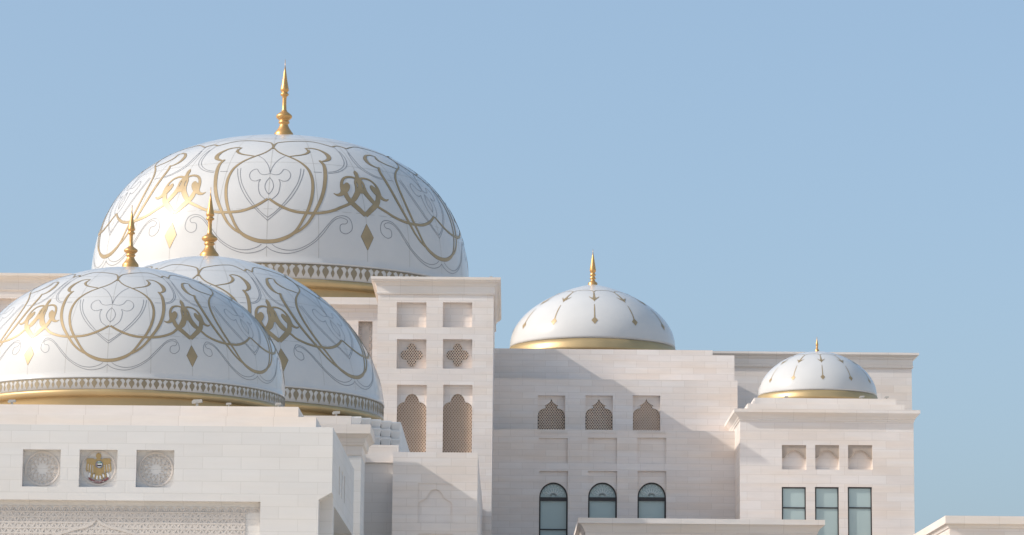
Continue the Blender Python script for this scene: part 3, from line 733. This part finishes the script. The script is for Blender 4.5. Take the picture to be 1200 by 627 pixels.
for (xe, ya, yb_, yo) in ((370.5,487.2,500,.18),(349.5,475.5,487.2,.9)):
    xe_ = P(xe,490,Y+yo)[0]; mb.box(2*AX-xe_, xe_, Y+yo, Yb-yo, P(200,yb_,Y)[1]+.004, P(200,ya,Y+yo)[1])
mb.build('parapet', PLAIN, t)
# relief roundels in the outer niches, crest in the middle one
for k in (0, 2):
    a,b,c,d,dep = holes[k]; cx_, cz_ = (a+b)/2, (c+d)/2; yb_ = Y+dep; R_ = M(20.5, Y)
    mb = MB()
    n = 64
    for r0, r1, h in ((.90,1.0,.07),(.70,.74,.05)):
        strip_band(mb, [(cx_+R_*(r0+r1)/2*math.cos(2*math.pi*i/n), cz_+R_*(r0+r1)/2*math.sin(2*math.pi*i/n)) for i in range(n+1)], R_*(r1-r0), yb_-h, yb_)
    for i in range(24):
        th = 2*math.pi*i/24
        for s_ in (-1, 1):
            if i % 2: continue
            strip_band(mb, [(cx_+R_*(.10+.74*f)*math.cos(th+s_*.25*math.sin(math.pi*f*1.6)), cz_+R_*(.10+.74*f)*math.sin(th+s_*.25*math.sin(math.pi*f*1.6))) for f in [q/10 for q in range(3,11)]], .035, yb_-.045, yb_)
        strip_band(mb, [(cx_+R_*(.80+.05*math.cos(a_*math.pi/4))*math.cos(th+.05*math.sin(a_*math.pi/4)), cz_+R_*(.80+.05*math.cos(a_*math.pi/4))*math.sin(th+.05*math.sin(a_*math.pi/4))) for a_ in range(9)], .03, yb_-.05, yb_)
    mb.build('carved_roundel', CARVED, t)
a,b,c,d,dep = holes[1]; yb_ = Y+dep
def ep(px, py):        # crest drawn in photo crop pixels
    return P(0+px/4.94, 500+py/4.937, Y+dep)
cx_, cz_ = ep(570, 240); R_ = M(20.5, Y)
mb = MB(); strip_band(mb, [(cx_+R_*.95*math.cos(2*math.pi*i/64), cz_+R_*.95*math.sin(2*math.pi*i/64)) for i in range(65)], R_*.09, yb_-.06, yb_)
ring = mb.build('crest_ring', CARVED, t)
mb = MB()
def plate(pts, y, mi, th=.05): mb.prism([ep(*p) for p in pts], yb_-y-th, yb_-y+.02, mi)
plate([(560,158),(572,152),(585,160),(587,172),(580,184),(600,196),(604,240),(592,282),(578,300),(562,300),(550,282),(540,240),(544,196),(562,184),(556,172)], .03, 0)
for sgn in (-1, 1):
    X = lambda v: 572+sgn*v
    plate([(X(8),200),(X(30),184),(X(64),184),(X(72),196),(X(66),214),(X(40),222),(X(12),222)], .05, 0)
    for j in range(4):                           # hanging wing feathers
        u0 = 71-j*14
        plate([(X(u0-1),208),(X(u0-8),210),(X(u0-7),250+j*5),(X(u0-3),262+j*5),(X(u0+3),252+j*4)], .035+.006*j, 0)
    plate([(X(66),206),(X(14),214),(X(14),268),(X(40),266),(X(64),250)], .015, 1)
    for j in range(3):
        u0 = 52-j*13
        plate([(X(u0),266),(X(u0-7),268),(X(u0-2),294),(X(u0+5),296),(X(u0+8),286)], .03, 0 if j == 1 else 1)
for j in range(-2, 3): plate([(572+j*8-4,284),(572+j*8+4,284),(572+j*11+5,304),(572+j*11-5,304)], .04+.004*abs(j), 1 if j % 2 else 0)
def disc(cx__, cy__, r, y, mi): plate([(cx__+r*math.cos(2*math.pi*i/28), cy__+r*math.sin(2*math.pi*i/28)) for i in range(28)], y, mi)
disc(576,220,21,.075,4); disc(576,220,17,.085,1)
plate([(566,208),(588,208),(591,214),(566,214)], .10, 3); plate([(566,214.5),(592,214.5),(592,222),(566,222)], .10, 1); plate([(566,222.5),(592,222.5),(588,231),(566,231)], .10, 5); plate([(561,213),(565.5,209),(565.5,231),(561,227)], .10, 2)
for k in range(8):                               # curved red scroll
    f0, f1 = k/8, (k+1)/8
    yy = lambda f: 298+24*math.sin(math.pi*f)
    plate([(514+114*f0, yy(f0)-6),(514+114*f1, yy(f1)-6),(514+114*f1, yy(f1)+6),(514+114*f0, yy(f0)+6)], .06, 2)
for k in range(9): plate([(535+8*k,313+6*math.sin(math.pi*(k+1)/10)),(539+8*k,313+6*math.sin(math.pi*(k+1)/10)),(538+8*k,320+6*math.sin(math.pi*(k+1)/10))], .115, 1, .02)
mb.build('falcon_crest', [EM_GOLD, EM_WHITE, EM_RED, EM_GREEN, EM_BLUE, EM_BLACK], t)
# carved arabesque panel with border scallops and an ogee arch band
mb = MB(); a,b,c,d,dep = panel; yb_ = Y+dep; zlow = z(650)
zb0 = z(600.5)
poly = [(a+.9,zlow),(b-.85,zlow),(b-.85,zb0),(a+.9,zb0)]
lattice(mb, poly, M(6.4,Y), .10, yb_-.05, yb_, angs=(0,60,-60), mi=0)
lattice(mb, poly, M(6.4,Y), .07, yb_-.035, yb_, angs=(90,30,-30), mi=0)
mb.box(a+.8, b-.75, yb_-.06, yb_, zb0, zb0+.07)
n = int((b-a)/M(10,Y))
for k in range(n):
    xc = a+(b-a)*(k+.5)/n; r = (b-a)/n*.42
    strip_band(mb, [(xc-r*math.cos(math.pi*i/8), z(598.5)+r*1.15*math.sin(math.pi*i/8)) for i in range(9)], .08, yb_-.04, yb_)
    strip_band(mb, [(xc-r*.35, z(598.5)), (xc, z(598.5)+r*.7), (xc+r*.35, z(598.5))], .05, yb_-.06, yb_)
og = [P(px_, py_, Y) for px_, py_ in ((50,634),(70,624),(86,619),(98,616.5),(106,613),(112,607),(118,613),(126,616.5),(138,619),(154,624),(174,634))]
strip_band(mb, og, .16, yb_-.075, yb_)
mb.build('carved_panel', CARVED, t)

# portico pier, dome terrace, side wall, lower block
Y = 200.0
t = thing('portico_pier', 'marble pier with a projecting cornice beside the entrance block', 'building', (-9, Y, 0))
xr = P(422.5,580,Y)[0]; z = lambda py: P(415, py, Y)[1]; o = lambda px: M(px, Y)
mb = MB(); mb.block(-17, xr, Y, 205.0, 0, z(520)); mb.build('wall', WHITE, t)
mb = MB(); mb.cornice(-17, xr, Y, 205.0, [(.01,z(534)),(o(.8),z(533)),(o(1.2),z(523)),(o(3.4),z(521.5)),(o(3.6),z(519.5)),(o(4.5),z(518)),(o(5.0),z(514)),(o(8.5),z(510.5)),(o(11),z(509)),(o(11),z(498.3))]); mb.build('cornice', PLAIN, t)
Y = 211.0
t = thing('roof_terrace', 'pale parapet terrace between the entrance block and the stepped roof', 'building', (-14, Y, 0))
xr = P(411.5,494,Y)[0]; zr = 23.9
mb = MB(); mb.block(2*AX-xr, xr, Y, 243.0, 0, zr); mb.build('wall', WHITE, t)
mb = MB(); mb.box(2*AX-xr, xr, Y, Y+1.4, zr+.004, P(390,487.3,Y)[1]); mb.build('parapet', PLAIN, t)
Y = 215.8
t = thing('side_wall', 'shaded marble wall with a bright coping below the stepped roof', 'wall', (-10, Y, 0))
xr = P(467,530,Y)[0]; z = lambda py: P(440, py, Y)[1]; xl = P(412,530,Y)[0]
mb = MB(); mb.block(xl, xr-.02, Y+.25, 219.5, 0, z(542)); mb.build('wall', WHITE, t)
mb = MB(); mb.box(xl-1.2, xr, Y, 219.5, z(542)+.004, z(521.3)); mb.build('coping', PLAIN, t)
# stepped roof round the middle dome
t = thing('stepped_roof', 'stepped marble roof corner of stacked blocks beside the middle dome', 'roof', (-12, 232, 0))
tops = [(411.5,423,488.2),(423,434.5,489.7),(434.7,446.2,491.5),(446.6,458.1,493),(458.4,469.5,494.4)]
mb = MB()
Zt = P(464,494.4,224.6)[1]
for i, (xa, xb, yt) in enumerate(tops):
    Yc = 224.6-(4-i)*.8
    X0, X1 = P(xa,500,Yc)[0], P(xb,500,Yc)[0]
    for r in range(5):
        z1 = Zt-.60*r; z0 = z1-.60
        yb_ = 254.9
        q = [(X0,Yc),(X1,Yc)]
        # cavetto course: thin upright lip, face sloping back below it
        e = .004*r
        mb.face([(X0,Yc,z1-.10),(X1,Yc,z1-.10),(X1,Yc,z1),(X0,Yc,z1)])
        mb.face([(X0,Yc+.28,z0),(X1-.10,Yc+.28,z0),(X1,Yc,z1-.10),(X0,Yc,z1-.10)])
        mb.face([(X1,Yc,z1-.10),(X1,yb_,z1-.10),(X1,yb_,z1),(X1,Yc,z1)])
        mb.face([(X1-.10,Yc+.28,z0),(X1-.10,yb_,z0),(X1,yb_,z1-.10),(X1,Yc,z1-.10)])
        mb.face([(X0,Yc,z1),(X1,Yc,z1),(X1,yb_,z1),(X0,yb_,z1)])
mb.build('stone_courses', COURSES, t)
mb = MB(); mb.box(P(404,500,221)[0], P(468,500,224.6)[0]-.15, 225.3, 254.9, 0, Zt-.05); mb.build('core_wall', PLAIN, t)
# lower block in front of the tower
Y = 213.5
t = thing('lower_block', 'plain marble block with a blind arch panel at the foot of the square tower', 'building', (-6, Y, 0))
z = lambda py: P(510, py, Y)[1]
x0, x1 = P(460,570,Y)[0], P(559.5,570,Y)[0]
a,b,c,d = rect(489.6,566.8,530,613,Y); a2,b2,c2,d2 = rect(489.6,625.4,530,680,Y)
mb = MB(); mb.block(x0, x1, Y, 254.8, 0, z(530), [(a,b,c,d,.14),(a2,b2,c2,d2,.14)]); mb.build('wall', CREAM_FINE, t)
mb = MB()
ol = [P(410+px_/3.353, 440+py_/3.353, Y) for px_, py_ in ((268,505),(274,496),(288,488),(300,482),(306,468),(318,452),(335,446),(352,452),(364,468),(370,482),(382,488),(396,496),(402,505))]
spandrel(mb, a, b, d, [(a, ol[0][1])]+ol[1:-1]+[(b, ol[-1][1])], Y+.05, Y+.138); mb.build('blind_arch', CREAM_FINE, t)

# ------------------------------------------------------------------ small roof floodlights
def floodlight(px, py, Y, label, wpx, lit=1):
    x, zz = P(px, py, Y); s_ = M(wpx, Y)
    t = thing('floodlight', label, 'floodlight', (x, Y, zz), 'floodlights on the parapets')
    mb = MB(); mb.box(x-s_*.12, x+s_*.12, Y-.06, Y+.06, zz, zz+s_*.35); mb.build('bracket', LAMP, t)
    mb = MB()
    c = [(x-s_*.5, zz+s_*.22), (x+s_*.5, zz+s_*.36), (x+s_*.47, zz+s_*.62), (x-s_*.36, zz+s_*.60), (x-s_*.52, zz+s_*.40)]
    mb.prism(c, Y-.14, Y+.14); mb.build('housing', LAMP, t)
zf = lambda px: 475.4+.009*(px-200)
floodlight(14, 474.0, 173.6, 'small dark floodlight at the left end of the entrance parapet', 9)
floodlight(231, 475.6, 173.6, 'pale floodlight on the entrance parapet under the nearest dome', 12)
floodlight(268, 475.9, 173.6, 'tiny floodlight right of the pale one on the entrance parapet', 6)
floodlight(326, 476.4, 173.6, 'floodlight at the right end of the entrance parapet', 7)
floodlight(394, 487.6, 211.6, 'floodlight on the terrace parapet beside the stepped roof', 9)
floodlight(921.5, 467.2, 262.6, 'dark floodlight below the smallest dome, at its left', 5)
floodlight(1010, 467.6, 262.6, 'pale floodlight below the smallest dome, at its right', 6)
floodlight(1039, 467.8, 262.6, 'floodlight on the pavilion roof right of the smallest dome', 5)
floodlight(575.5, 326.2, 255.5, 'tiny floodlight on top of the square tower at its right corner', 3.5)
